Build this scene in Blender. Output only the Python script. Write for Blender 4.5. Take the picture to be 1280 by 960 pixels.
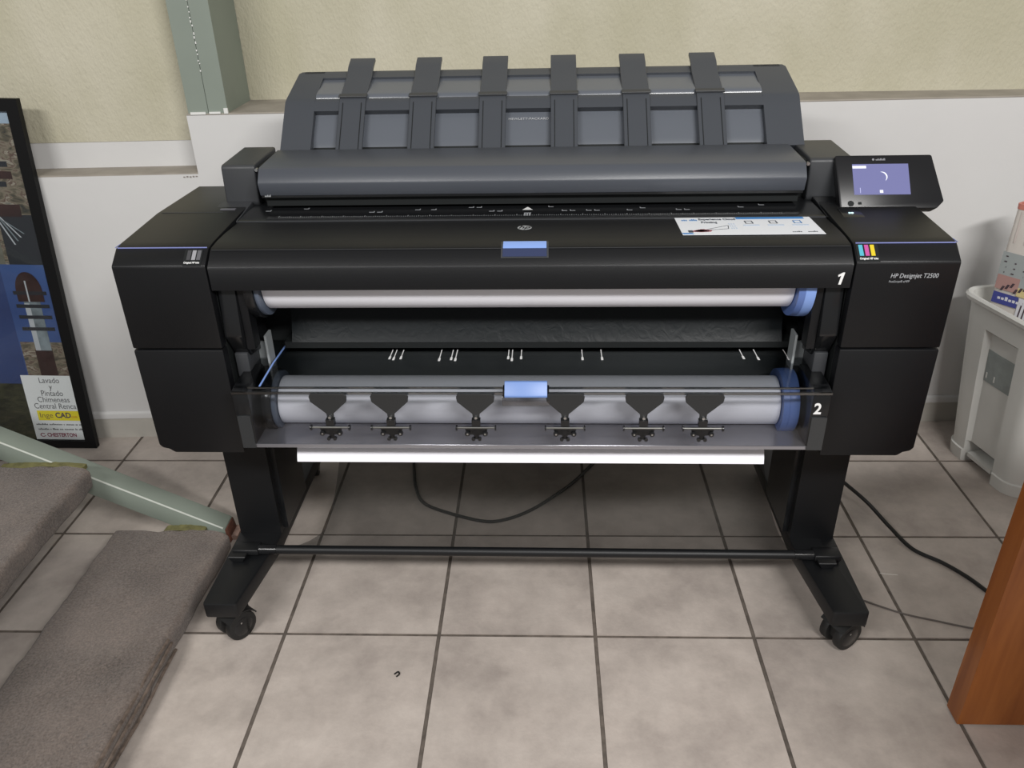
import bpy, bmesh, math, random
from mathutils import Vector, Matrix, noise
random.seed(7)
for o in list(bpy.data.objects): bpy.data.objects.remove(o)
scene = bpy.context.scene
C = scene.collection
R = math.radians

# ------------------------------------------------------------------ camera
cam_d = bpy.data.cameras.new('camera'); cam = bpy.data.objects.new('camera', cam_d); C.objects.link(cam)
scene.camera = cam
cam_d.sensor_width = 36.0; cam_d.lens = 1001.26/1280*36; cam_d.clip_start = .02
p_, y_, r_ = R(28.3515), R(-2.4648), R(-1.3389)
fw = Vector((math.sin(y_)*math.cos(p_), math.cos(y_)*math.cos(p_), -math.sin(p_)))
rt = Vector((math.cos(y_), -math.sin(y_), 0)); up = rt.cross(fw)
ra = rt*math.cos(r_) + up*math.sin(r_); ua = -rt*math.sin(r_) + up*math.cos(r_)
M = Matrix((ra, ua, -fw)).transposed().to_4x4(); M.translation = Vector((.0247, -1.2516, 1.2777))
cam.matrix_world = M

# ------------------------------------------------------------------ light
w = bpy.data.worlds.new('room_ambient'); scene.world = w; w.use_nodes = True
w.node_tree.nodes['Background'].inputs[0].default_value = (1.0, .985, .96, 1)
w.node_tree.nodes['Background'].inputs[1].default_value = .27
def area(name, loc, target, sx, sy, power, col=(1, .985, .96)):
    l = bpy.data.lights.new(name, 'AREA'); l.shape = 'RECTANGLE'; l.size = sx; l.size_y = sy; l.energy = power; l.color = col
    o = bpy.data.objects.new(name, l); C.objects.link(o); o.location = loc
    o.rotation_euler = (Vector(target)-Vector(loc)).to_track_quat('-Z', 'Y').to_euler()
    return o
area('ceiling_tube_light', (-1.55, -2.35, 2.65), (-.6, .1, .4), 1.3, .2, 55)
area('ceiling_tube_light', (1.15, -2.25, 2.65), (.4, .1, .4), 1.5, .2, 95)
scene.view_settings.view_transform = 'Standard'; scene.view_settings.look = 'None'
scene.view_settings.gamma = 1; scene.view_settings.use_curve_mapping = False
scene.view_settings.exposure = 0.0

# ------------------------------------------------------------------ materials
def mat(name, col, rough=.5, metal=0, spec=.5, emit=None, estr=0, var=0, vscale=8, bump=0, bscale=60, coat=0):
    m = bpy.data.materials.new(name); m.use_nodes = True; nt = m.node_tree; b = nt.nodes['Principled BSDF']
    b.inputs['Base Color'].default_value = (*col, 1); b.inputs['Roughness'].default_value = rough
    b.inputs['Metallic'].default_value = metal; b.inputs['Specular IOR Level'].default_value = spec
    b.inputs['Coat Weight'].default_value = coat
    if emit: b.inputs['Emission Color'].default_value = (*emit, 1); b.inputs['Emission Strength'].default_value = estr
    tc = nt.nodes.new('ShaderNodeTexCoord')
    if var:
        n = nt.nodes.new('ShaderNodeTexNoise'); n.inputs['Scale'].default_value = vscale; n.inputs['Detail'].default_value = 5
        nt.links.new(tc.outputs['Object'], n.inputs['Vector'])
        r = nt.nodes.new('ShaderNodeMapRange'); r.inputs[1].default_value = .3; r.inputs[2].default_value = .7; r.inputs[3].default_value = 1-var; r.inputs[4].default_value = 1+var
        nt.links.new(n.outputs['Fac'], r.inputs[0])
        mx = nt.nodes.new('ShaderNodeMix'); mx.data_type = 'RGBA'; mx.blend_type = 'MULTIPLY'; mx.inputs[0].default_value = 1
        mx.inputs[6].default_value = (*col, 1); nt.links.new(r.outputs[0], mx.inputs[7]); nt.links.new(mx.outputs[2], b.inputs['Base Color'])
    if bump:
        n = nt.nodes.new('ShaderNodeTexNoise'); n.inputs['Scale'].default_value = bscale; n.inputs['Detail'].default_value = 4
        nt.links.new(tc.outputs['Object'], n.inputs['Vector'])
        bp = nt.nodes.new('ShaderNodeBump'); bp.inputs['Strength'].default_value = bump; bp.inputs['Distance'].default_value = .004
        nt.links.new(n.outputs['Fac'], bp.inputs['Height']); nt.links.new(bp.outputs[0], b.inputs['Normal'])
    return m
def clear(name, tint, rough=.05, refl=1.0, ior=1.45):
    m = bpy.data.materials.new(name); m.use_nodes = True; nt = m.node_tree; nt.nodes.clear()
    o = nt.nodes.new('ShaderNodeOutputMaterial'); t = nt.nodes.new('ShaderNodeBsdfTransparent'); t.inputs[0].default_value = (*tint, 1)
    g = nt.nodes.new('ShaderNodeBsdfGlossy'); g.inputs['Roughness'].default_value = rough; g.inputs[0].default_value = (refl, refl, refl, 1)
    fr = nt.nodes.new('ShaderNodeFresnel'); ge = nt.nodes.new('ShaderNodeNewGeometry')
    ex = nt.nodes.new('ShaderNodeMath'); ex.operation = 'MULTIPLY_ADD'; ex.inputs[1].default_value = -2; ex.inputs[2].default_value = 1; nt.links.new(ge.outputs['Backfacing'], ex.inputs[0])
    pw_ = nt.nodes.new('ShaderNodeMath'); pw_.operation = 'POWER'; pw_.inputs[0].default_value = ior; nt.links.new(ex.outputs[0], pw_.inputs[1]); nt.links.new(pw_.outputs[0], fr.inputs[0])
    mx = nt.nodes.new('ShaderNodeMixShader'); nt.links.new(fr.outputs[0], mx.inputs[0]); nt.links.new(t.outputs[0], mx.inputs[1]); nt.links.new(g.outputs[0], mx.inputs[2])
    nt.links.new(mx.outputs[0], o.inputs[0]); return m

black = mat('black_textured_plastic', (.0045, .0048, .0058), .40, spec=.36, bump=.12, bscale=900)
blackD = mat('black_inner_plastic', (.009, .0105, .011), .6, spec=.25)
blackG = mat('black_gloss_plastic', (.008, .0085, .0095), .22, spec=.5)
grey = mat('charcoal_grey_plastic', (.048, .053, .063), .38, spec=.5, bump=.1, bscale=900)
greyD = mat('dark_grey_plastic', (.034, .036, .040), .45, spec=.5, bump=.1, bscale=900)
panelG = mat('satin_slate_panel', (.100, .110, .130), .24, spec=.6)
steelblk = mat('black_powder_coated_steel', (.0055, .006, .007), .45, spec=.4, bump=.08, bscale=700)
rubber = mat('black_rubber', (.009, .009, .009), .55)
bluehub = mat('blue_plastic', (.10, .165, .40), .4)
bluelt = mat('light_blue_plastic', (.21, .33, .68), .35)
blueline = mat('blue_edge_line', (.20, .23, .50), .4)
paper = mat('white_plot_paper', (.84, .84, .90), .5, spec=.3)
whiteprint = mat('white_print', (.75, .75, .75), .5)
greyprint = mat('grey_print', (.30, .31, .33), .5)
dimprint = mat('dim_print', (.26, .27, .28), .5)
metal = mat('bright_steel', (.55, .55, .55), .3, 1)
greymet = mat('grey_zinc_bracket', (.30, .32, .33), .5, .3)
clearcv = clear('clear_polycarbonate', (.84, .845, .855), .06, .8)
smoke = clear('smoked_clear_polycarbonate', (.69, .70, .705), .10, .7)
frost = clear('frosted_clear_lip', (.62, .63, .66), .22, .9, 1.7)
stickerw = mat('white_sticker', (.72, .74, .78), .4)

# ------------------------------------------------------------------ mesh helpers
def finish(name, bm, m, parent=None, smooth=True, ang=35):
    bmesh.ops.recalc_face_normals(bm, faces=bm.faces[:])
    me = bpy.data.meshes.new(name); bm.to_mesh(me); bm.free()
    if smooth:
        me.polygons.foreach_set('use_smooth', [True]*len(me.polygons)); me.set_sharp_from_angle(angle=R(ang))
    o = bpy.data.objects.new(name, me); C.objects.link(o)
    if m: me.materials.append(m)
    if parent: o.parent = parent
    return o
def bev(bm, w, seg=2, ang=30):
    if w <= 0: return
    ed = [e for e in bm.edges if len(e.link_faces) == 2 and e.calc_face_angle(0) > R(ang)]
    bmesh.ops.bevel(bm, geom=ed, offset=w, segments=seg, affect='EDGES', profile=.5, clamp_overlap=True)
def add_box(bm, x0, x1, y0, y1, z0, z1):
    vs = [bm.verts.new((x, y, z)) for z in (z0, z1) for (x, y) in ((x0, y0), (x1, y0), (x1, y1), (x0, y1))]
    for f in ((3, 2, 1, 0), (4, 5, 6, 7), (0, 1, 5, 4), (1, 2, 6, 5), (2, 3, 7, 6), (3, 0, 4, 7)): bm.faces.new([vs[i] for i in f])
def box(x0, x1, y0, y1, z0, z1, b=.002, seg=2):
    bm = bmesh.new(); add_box(bm, x0, x1, y0, y1, z0, z1); bev(bm, b, seg); return bm
def add_prism(bm, pts, u0, u1, axis='x'):
    def V(u, a, b): return (u, a, b) if axis == 'x' else ((a, u, b) if axis == 'y' else (a, b, u))
    A = [bm.verts.new(V(u0, *p)) for p in pts]; B = [bm.verts.new(V(u1, *p)) for p in pts]; n = len(pts)
    bm.faces.new(A); bm.faces.new(B[::-1])
    for i in range(n): bm.faces.new((A[i], B[i], B[(i+1) % n], A[(i+1) % n]))
def prism(pts, u0, u1, axis='x', b=.002, seg=2):
    bm = bmesh.new(); add_prism(bm, pts, u0, u1, axis); bmesh.ops.recalc_face_normals(bm, faces=bm.faces[:]); bev(bm, b, seg); return bm
def strip_poly(pts, th):
    # closed outline of a plate that follows an open polyline (thickness th to the right-hand side)
    n = len(pts); off = []
    for i, p in enumerate(pts):
        d = Vector((0, 0))
        if i > 0: d += (Vector(p)-Vector(pts[i-1])).normalized()
        if i < n-1: d += (Vector(pts[i+1])-Vector(p)).normalized()
        d.normalize(); off.append((p[0]+d.y*th, p[1]-d.x*th))
    return list(pts)+off[::-1]
def add_strip(bm, pts, th, u0, u1):
    # quads per segment so concave outlines stay clean
    o = strip_poly(pts, th); n = len(pts)
    for i in range(n-1):
        pass
    A = [[bm.verts.new((u, *q)) for q in o] for u in (u0, u1)]; m = len(o)
    for i in range(m): bm.faces.new((A[0][i], A[1][i], A[1][(i+1) % m], A[0][(i+1) % m]))
    for k in (0, 1):
        for i in range(n-1): bm.faces.new((A[k][i], A[k][i+1], A[k][m-2-i], A[k][m-1-i]))
def strip(pts, th, u0, u1, b=0):
    bm = bmesh.new(); add_strip(bm, pts, th, u0, u1); bmesh.ops.recalc_face_normals(bm, faces=bm.faces[:]); bev(bm, b, 1, 50); return bm
def add_cyl(bm, p0, p1, r0, r1=None, seg=24, cap=True):
    r1 = r0 if r1 is None else r1; p0 = Vector(p0); p1 = Vector(p1); d = (p1-p0).normalized()
    a = d.orthogonal().normalized(); b = d.cross(a)
    A = []; B = []
    for i in range(seg):
        t = 2*math.pi*i/seg; e = a*math.cos(t)+b*math.sin(t); A.append(bm.verts.new(p0+e*r0)); B.append(bm.verts.new(p1+e*r1))
    for i in range(seg): bm.faces.new((A[i], A[(i+1) % seg], B[(i+1) % seg], B[i]))
    if cap: bm.faces.new(A[::-1]); bm.faces.new(B)
def cyl(p0, p1, r0, r1=None, seg=24, b=0):
    bm = bmesh.new(); add_cyl(bm, p0, p1, r0, r1, seg); bmesh.ops.recalc_face_normals(bm, faces=bm.faces[:]); bev(bm, b, 2, 50); return bm
def catmull(pts, n=10):
    P = [Vector(p) for p in pts]; P = [P[0]*2-P[1]]+P+[P[-1]*2-P[-2]]; out = []
    for i in range(1, len(P)-2):
        for k in range(n):
            t = k/n; a, b, c, d = P[i-1], P[i], P[i+1], P[i+2]
            out.append(.5*((2*b)+(c-a)*t+(2*a-5*b+4*c-d)*t*t+(3*b-a-3*c+d)*t**3))
    out.append(P[-2]); return out
def tube(pts, r, seg=10, n=10):
    bm = bmesh.new(); P = catmull(pts, n); rings = []; up0 = Vector((0, 0, 1))
    for i, p in enumerate(P):
        d = (P[min(i+1, len(P)-1)]-P[max(i-1, 0)]).normalized(); a = d.cross(up0)
        a = a.normalized() if a.length > 1e-4 else d.orthogonal().normalized(); b = a.cross(d)
        rings.append([bm.verts.new(p+(a*math.cos(2*math.pi*k/seg)+b*math.sin(2*math.pi*k/seg))*r) for k in range(seg)])
    for A, B in zip(rings, rings[1:]):
        for k in range(seg): bm.faces.new((A[k], A[(k+1) % seg], B[(k+1) % seg], B[k]))
    bm.faces.new(rings[0][::-1]); bm.faces.new(rings[-1]); return bm
def merge(*bms):
    out = bmesh.new()
    for b in bms:
        me = bpy.data.meshes.new('tmp'); b.to_mesh(me); b.free(); out.from_mesh(me); bpy.data.meshes.remove(me)
    return out
def frame_m(o, right, upv):
    r = Vector(right).normalized(); u = Vector(upv).normalized(); n = r.cross(u)
    m = Matrix((r, u, n)).transposed().to_4x4(); m.translation = Vector(o); return m
def text(name, s, size, o, right, upv, m, parent, align='LEFT', shear=0, ext=.0003, sx=1, bold=0):
    cu = bpy.data.curves.new('t', 'FONT'); cu.body = s; cu.size = size; cu.align_x = align; cu.shear = shear; cu.extrude = ext; cu.resolution_u = 3; cu.offset = bold
    t = bpy.data.objects.new('t', cu); C.objects.link(t)
    bpy.context.view_layer.update()
    me = bpy.data.meshes.new_from_object(t.evaluated_get(bpy.context.evaluated_depsgraph_get()))
    bpy.data.objects.remove(t); bpy.data.curves.remove(cu)
    me.transform(frame_m(o, right, upv) @ Matrix.Diagonal((sx, 1, 1, 1))); me.name = name; me.materials.clear(); me.materials.append(m)
    ob = bpy.data.objects.new(name, me); C.objects.link(ob); ob.parent = parent; return ob
def add_decal(bm, mt, x0, x1, y0, y1, h=.0006, skew=0):
    vs = []
    for z in (0, h):
        for (x, y) in ((x0, y0), (x1, y0), (x1+skew, y1), (x0+skew, y1)): vs.append(bm.verts.new(mt @ Vector((x, y, z))))
    for f in ((3, 2, 1, 0), (4, 5, 6, 7), (0, 1, 5, 4), (1, 2, 6, 5), (2, 3, 7, 6), (3, 0, 4, 7)): bm.faces.new([vs[i] for i in f])
def decal(name, mt, x0, x1, y0, y1, m, parent, h=.0006, skew=0):
    bm = bmesh.new(); add_decal(bm, mt, x0, x1, y0, y1, h, skew); return finish(name, bm, m, parent, smooth=False)
def fine_print(name, mt, words, h, m, parent, letter=.6):
    # a line of print too small to read: rows of letter-sized ticks grouped into words
    bm = bmesh.new(); x = 0; rr = random.Random(len(words)*7+int(h*1e5))
    for wl in words:
        for k in range(wl):
            hh = h*rr.choice((.62, .7, .62, 1.0)); add_decal(bm, mt, x, x+h*letter*.72, 0, hh, .0002); x += h*letter
        x += h*letter
    o = finish(name, bm, m, parent, smooth=False); o['kind'] = 'stuff'; return o
def tag(o, label=None, cat=None, group=None, kind=None):
    if label: o['label'] = label
    if cat: o['category'] = cat
    if group: o['group'] = group
    if kind: o['kind'] = kind
    return o
def empty(name, loc=(0, 0, 0), rz=0):
    o = bpy.data.objects.new(name, None); C.objects.link(o); o.location = loc; o.rotation_euler.z = rz; o.empty_display_size = .1; return o

# ================================================================== FLOOR
S = .332; TX, TY = 1.593, .03
m = mat('stone_look_tile', (.40, .365, .325), .42, spec=.35); nt = m.node_tree; bs = nt.nodes['Principled BSDF']
tc = nt.nodes.new('ShaderNodeTexCoord'); oi = nt.nodes.new('ShaderNodeObjectInfo')
ad = nt.nodes.new('ShaderNodeVectorMath'); ad.operation = 'ADD'; sc = nt.nodes.new('ShaderNodeVectorMath'); sc.operation = 'SCALE'; sc.inputs['Scale'].default_value = 7
nt.links.new(oi.outputs['Location'], sc.inputs[0]); nt.links.new(tc.outputs['Object'], ad.inputs[0]); nt.links.new(sc.outputs[0], ad.inputs[1])
n1 = nt.nodes.new('ShaderNodeTexNoise'); n1.inputs['Scale'].default_value = 5; n1.inputs['Detail'].default_value = 6; n1.inputs['Roughness'].default_value = .62
n2 = nt.nodes.new('ShaderNodeTexNoise'); n2.inputs['Scale'].default_value = 13; n2.inputs['Detail'].default_value = 8; n2.inputs['Roughness'].default_value = .7
n3 = nt.nodes.new('ShaderNodeTexNoise'); n3.inputs['Scale'].default_value = 150; n3.inputs['Detail'].default_value = 3
for n in (n1, n2, n3): nt.links.new(ad.outputs[0], n.inputs['Vector'])
cr = nt.nodes.new('ShaderNodeValToRGB'); cr.color_ramp.elements[0].position = .32; cr.color_ramp.elements[1].position = .7
cr.color_ramp.elements[0].color = (.345, .300, .272, 1); cr.color_ramp.elements[1].color = (.515, .458, .415, 1)
e = cr.color_ramp.elements.new(.5); e.color = (.447, .393, .355, 1)
nt.links.new(n1.outputs['Fac'], cr.inputs[0])
mr = nt.nodes.new('ShaderNodeMapRange'); mr.inputs[1].default_value = .3; mr.inputs[2].default_value = .7; mr.inputs[3].default_value = .86; mr.inputs[4].default_value = 1.10
nt.links.new(n2.outputs['Fac'], mr.inputs[0])
mx = nt.nodes.new('ShaderNodeMix'); mx.data_type = 'RGBA'; mx.blend_type = 'MULTIPLY'; mx.inputs[0].default_value = 1
nt.links.new(cr.outputs[0], mx.inputs[6]); nt.links.new(mr.outputs[0], mx.inputs[7])
mr2 = nt.nodes.new('ShaderNodeMapRange'); mr2.inputs[3].default_value = .95; mr2.inputs[4].default_value = 1.05; nt.links.new(oi.outputs['Random'], mr2.inputs[0])
mx2 = nt.nodes.new('ShaderNodeMix'); mx2.data_type = 'RGBA'; mx2.blend_type = 'MULTIPLY'; mx2.inputs[0].default_value = 1
nt.links.new(mx.outputs[2], mx2.inputs[6]); nt.links.new(mr2.outputs[0], mx2.inputs[7]); nt.links.new(mx2.outputs[2], bs.inputs['Base Color'])
bp = nt.nodes.new('ShaderNodeBump'); bp.inputs['Strength'].default_value = .12; bp.inputs['Distance'].default_value = .003
nt.links.new(n3.outputs['Fac'], bp.inputs['Height']); nt.links.new(bp.outputs[0], bs.inputs['Normal'])
tile_m = m
grout = mat('dark_grout', (.115, .095, .08), .9, var=.35, vscale=40)
floor = finish('floor', box(-2.6, 2.4, -1.9, .97, -.06, -.0022, 0), grout, smooth=False); tag(floor, kind='structure')
floor['label'] = 'beige stone-look ceramic tile floor with dark grout'
g = .0040
bm = bmesh.new(); add_box(bm, -S/2+g, S/2-g, -S/2+g, S/2-g, -.008, 0); bev(bm, .0015, 1)
t0 = finish('tile', bm, tile_m, floor, smooth=False)
first = True
for i in range(-5, 7):
    for j in range(-4, 3):
        o = t0 if first else t0.copy()
        if not first: C.objects.link(o); o.parent = floor
        first = False
        o.location = ((i+.5-TX)*S, (j+.5-TY)*S, random.uniform(-.0006, .0004))

# ================================================================== WALL (turned about 2 degrees)
WA = R(2.07); WALL = Matrix.Translation((0, .8274, 0)) @ Matrix.Rotation(WA, 4, 'Z')
white_w = mat('white_painted_wall', (.60, .595, .59), .6, spec=.25, var=.03, vscale=3, bump=.15, bscale=30)
ledge_m = mat('dusty_ledge_top', (.33, .30, .26), .8, spec=.2, var=.12, vscale=14)
def stucco(name, col):
    m = mat(name, col, .85, spec=.15); nt = m.node_tree; b = nt.nodes['Principled BSDF']
    tc = nt.nodes.new('ShaderNodeTexCoord'); mp = nt.nodes.new('ShaderNodeMapping'); mp.inputs['Rotation'].default_value = (0, R(25), 0); mp.inputs['Scale'].default_value = (1, 1, .55)
    nt.links.new(tc.outputs['Object'], mp.inputs[0])
    a = nt.nodes.new('ShaderNodeTexNoise'); a.inputs['Scale'].default_value = 170; a.inputs['Detail'].default_value = 5
    b2 = nt.nodes.new('ShaderNodeTexNoise'); b2.inputs['Scale'].default_value = 60; b2.inputs['Detail'].default_value = 6
    c = nt.nodes.new('ShaderNodeTexNoise'); c.inputs['Scale'].default_value = 4; c.inputs['Detail'].default_value = 3
    for n in (a, b2, c): nt.links.new(mp.outputs[0], n.inputs['Vector'])
    mm = nt.nodes.new('ShaderNodeMath'); mm.operation = 'ADD'; nt.links.new(a.outputs['Fac'], mm.inputs[0]); nt.links.new(b2.outputs['Fac'], mm.inputs[1])
    bp = nt.nodes.new('ShaderNodeBump'); bp.inputs['Strength'].default_value = .6; bp.inputs['Distance'].default_value = .004
    nt.links.new(mm.outputs[0], bp.inputs['Height']); nt.links.new(bp.outputs[0], b.inputs['Normal'])
    cr = nt.nodes.new('ShaderNodeValToRGB'); cr.color_ramp.elements[0].position = .35; cr.color_ramp.elements[1].position = .65
    cr.color_ramp.elements[0].color = (col[0]*.9, col[1]*.9, col[2]*.86, 1); cr.color_ramp.elements[1].color = (col[0]*1.06, col[1]*1.06, col[2]*1.08, 1)
    nt.links.new(c.outputs['Fac'], cr.inputs[0]); nt.links.new(cr.outputs[0], b.inputs['Base Color']); return m
beige = stucco('beige_stucco', (.50, .472, .37))
beigeL = beige
def wobj(name, bm, m, parent=None, **k):
    bmesh.ops.transform(bm, matrix=WALL, verts=bm.verts[:]); return finish(name, bm, m, parent, **k)
HL, HR = .793, .938
lower = wobj('wall_back', merge(box(-2.6, -.862, .003, .5, 0, HL-.004, 0), box(-.862, 2.2, .003, .5, 0, HR-.004, 0)), white_w, smooth=False); tag(lower, 'white painted low wall behind the printer', kind='structure')
wobj('ledge', box(-2.6, -.862, .003, .09, HL-.004, HL, .0012, 1), ledge_m, lower, smooth=False)
wobj('ledge', prism([(-.862, .003), (2.2, .003), (2.2, .056), (-.70, .206), (-.862, .206)], HR-.004, HR, 'z', .0012, 1), ledge_m, lower, smooth=False)
wobj('white_band', box(-2.6, -.862, .084, .3, HL, .860, .0015, 1), white_w, lower, smooth=False)
upper = wobj('wall_upper', merge(box(-2.6, -.80, .082, .5, .860, 2.75, 0), prism([(-.80, .208), (2.2, .052), (2.2, .5), (-.80, .5)], HR, 2.75, 'z', 0)), beige, smooth=False)
tag(upper, 'beige stucco upper wall above the white low wall', kind='structure')
plinth_m = mat('greyish_tile_plinth', (.46, .44, .40), .5, var=.08, vscale=12)
bb = wobj('baseboard_back', box(-2.6, 2.2, -.002, .003, 0, .066, .001, 1), plinth_m, smooth=False); tag(bb, 'beige tile baseboard along the white wall', kind='structure')
tr = wobj('trim_1', prism([(-.005, .066), (.003, .066), (.003, .089), (-.001, .088), (-.005, .083)], -2.6, 2.2, 'x', .001, 1), white_w); tag(tr, 'white painted trim strip above the baseboard', kind='structure')
scuff = mat('grey_scuff', (.25, .23, .21), .8)
bm = bmesh.new()
for k in range(5): add_box(bm, -.902+.008*k, -.902+.008*k+.005, .0022, .0032, .781+random.uniform(-.001, .001), .783+random.uniform(0, .002))
wobj('scuff_mark', bm, scuff, lower, smooth=False)

# steel column
green = mat('grey_green_paint', (.222, .255, .220), .5, spec=.4, var=.05, vscale=6)
chip = mat('chipped_white_edge', (.72, .72, .70), .6)
col_r = tag(empty('steel_column', WALL @ Vector((-.805, .05, HR))), 'grey-green painted steel column standing on the white wall ledge', 'column')
def cpart(name, bm, m):
    bmesh.ops.transform(bm, matrix=Matrix.Translation(-col_r.location) @ WALL, verts=bm.verts[:]); return finish(name, bm, m, col_r)
cpart('shaft', box(-.856, -.806, .004, .2, HR, 2.75, .003), green)
cpart('shaft', box(-.8045, -.757, .004, .2, HR, 2.75, .003), green)
cpart('weld_seam', box(-.807, -.8035, .006, .05, HR, 2.75, 0), mat('dark_seam', (.10, .12, .10), .7))
bm = bmesh.new()
add_box(bm, -.85, -.812, .0005, .004, HR-.002, HR+.004); add_box(bm, -.803, -.775, .0005, .004, HR-.001, HR+.004); add_box(bm, -.766, -.756, .001, .006, HR-.001, HR+.012)
for k in range(14):
    z = HR+.10+k*.012+random.uniform(-.004, .004); x = -.805+random.uniform(-.0015, .0015); add_box(bm, x-.0012, x+.0012, .0022, .0038, z, z+random.uniform(.002, .007))
cpart('paint_chip', bm, chip)

# ================================================================== PRINTER
TH = R(-.45)
PR = tag(empty('large_format_printer', (0, 0, 0), TH), 'black wide-format inkjet plotter on wheeled stand with rear stacker', 'printer')
UL, UR, UI_L, UI_R = -.701, .699, -.539, .532
# --- core chassis
finish('chassis', merge(box(-.54, .533, .171, .47, .492, .846, .002), box(-.60, .60, .20, .44, .44, .52, .002), box(-.57, -.538, .02, .3, .47, .83, 0), box(.531, .565, .02, .3, .47, .83, 0)), blackD, PR)
# --- side modules
def module(s):
    ui, uo = (UI_L, UL) if s < 0 else (UI_R, UR)
    a, b_ = min(ui, uo), max(ui, uo)
    prof = [(0, .4525), (.42, .4525), (.42, .846), (.20, .8505), (.03, .8455), (0, .826)]
    low = [(0, .455), (.0, .6690), (.43, .6690), (.43, .455)]
    # lower casing with stepped outer bottom corner (outline in u,z)
    o = uo; i = ui; d = -s
    out = [(i, .669), (o, .669), (o, .470), (o+d*.006, .463), (o+d*.018, .460), (o+d*.028, .4525), (i, .4525)]
    root = finish('side_module', prism([(x, z) for x, z in out], 0, .43, 'y', .0035, 2), black, PR)
    upp = [(0, .6712), (0, .825), (.0295, .8475), (.05, .8505), (.20, .859), (.40, .857), (.43, .84), (.43, .6712)]
    finish('ink_door', prism([(v, z) for v, z in upp[:3]]+[(.034, .8475), (.034, .6712)], a, b_, 'x', .003, 2), black, root) if False else None
    finish('upper_casing', prism(upp, a, b_, 'x', .0035, 2), black, root)
    up_v = Vector((0, .0295, .0225)).normalized()
    # blue line along lid front edge
    bm = bmesh.new(); add_box(bm, a+.004, b_-.003, .0287, .0302, .8471, .8486)
    finish('blue_line', bm, blueline, root)
    bm = bmesh.new(); x0, x1 = (uo-.0006, uo+.0006); add_box(bm, x0, x1, .030, .050, .8476, .8488); finish('blue_line', bm, blueline, root)
    # thin crease where the front bends
    finish('crease_line', box(a+.002, b_-.002, -.0004, .0006, .8245, .8252, 0), greyD, root)
    # lid seam
    if s < 0: finish('lid_seam', box(a+.01, b_-.035, .199, .2005, .8583, .8595, 0), greyD, root)
    # ink label on the sloped facet
    fo = Vector((0, 0, .825)); n = Vector((1, 0, 0)).cross(up_v)
    base = fo + n*.0004
    if s < 0:
        mt = frame_m(Vector((-.577, 0, 0))+Vector((0, base.y, base.z))+up_v*.002, (1, 0, 0), up_v)
        lab = decal('ink_label', mt, -.001, .030, -.001, .031, blackD, root, .0005)
        for k, c in enumerate([(.05, .05, .055), (.28, .28, .30), (.10, .10, .11)]):
            decal('ink_bar', mt @ Matrix.Translation((0, 0, .0005)), .004+k*.0085, .0105+k*.0085, .010, .029, mat('ink_swatch', c, .4), lab, .0004, .0)
        text('ink_text', 'Original HP inks', .0048, mt @ Vector((.0005, .003, .0006)), (1, 0, 0), up_v, whiteprint, lab, bold=.00012, sx=.85)
    else:
        mt = frame_m(Vector((.536, 0, 0))+Vector((0, base.y, base.z))+up_v*.002, (1, 0, 0), up_v)
        lab = decal('ink_label', mt, -.001, .034, -.001, .033, blackD, root, .0005)
        for k, c in enumerate([(.08, .38, .50), (.45, .07, .28), (.62, .48, .02)]):
            decal('ink_bar', mt @ Matrix.Translation((0, 0, .0005)), .003+k*.0092, .0095+k*.0092, .010, .031, mat('ink_swatch', c, .4), lab, .0004, .0)
        text('ink_text', 'Original HP inks', .0052, mt @ Vector((.002, .003, .0006)), (1, 0, 0), up_v, whiteprint, lab, bold=.00012, sx=.85)
        text('model_name', 'HP Designjet T2500', .0108, (.590, -.0006, .7985), (1, 0, 0), (0, 0, 1), mat('silver_print', (.36, .37, .39), .4), root, shear=.18, sx=.86)
        text('model_name', 'PostScript® eMFP', .0052, (.589, -.0006, .7905), (1, 0, 0), (0, 0, 1), mat('silver_print_dim', (.28, .29, .31), .4), root, shear=.18, sx=.86)
    return root
mL = module(-1); mR = module(1)
# --- front roll cover 1 (curved), spans between modules
cp = [(.004, .7795), (-.0005, .7815), (-.001, .820), (.001, .8235), (.024, .8435), (.030, .8465), (.06, .8495), (.10, .8505), (.168, .8492)]
cov = finish('roll_cover', strip(cp, .0035, UI_L+.0035, UI_R-.0035), black, PR)
for z, v in ((.8215, -.0008), (.8443, .0240)):
    finish('crease_line', box(UI_L+.006, UI_R-.006, v-.0004, v+.0006, z, z+.0008, 0), greyD, cov)
one = [(.5085, .788), (.5125, .788), (.5162, .8085), (.5132, .8085), (.5060, .8040), (.5065, .8012), (.5110, .8035)]
finish('cover_number', prism(one, -.0022, -.001, 'y', 0), whiteprint, cov, smooth=False)
# latch
la = finish('latch', strip([(.0090, .8330), (.0225, .8447), (.028, .8478), (.0425, .8502)], .004, -.0435, .0355), greyD, cov)
finish('latch_lip', strip([(.0103, .8352), (.0216, .8452)], .003, -.0405, .0325), mat('navy_latch', (.022, .032, .085), .4), la)
finish('latch_face', strip([(.0218, .8457), (.0278, .8492), (.0405, .8512)], .003, -.0400, .0320), bluelt, la)
# logo: disc outline and letters lying on top of the cover
lg = frame_m((-.0065, .115, .8512), (1, 0, 0), (0, 1, 0))
bm = bmesh.new(); bmesh.ops.create_circle(bm, cap_ends=True, segments=40, radius=.0125, matrix=lg @ Matrix.Diagonal((1.0, 1.0, 1, 1)))
disc = finish('logo_disc', bm, mat('silver_logo', (.33, .34, .35), .35), cov, smooth=False)
text('logo_letters', 'hp', .021, lg @ Vector((-.0008, -.0045, .0003)), (1, 0, 0), (0, 1, 0), black, disc, 'CENTER', shear=.3)
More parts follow.
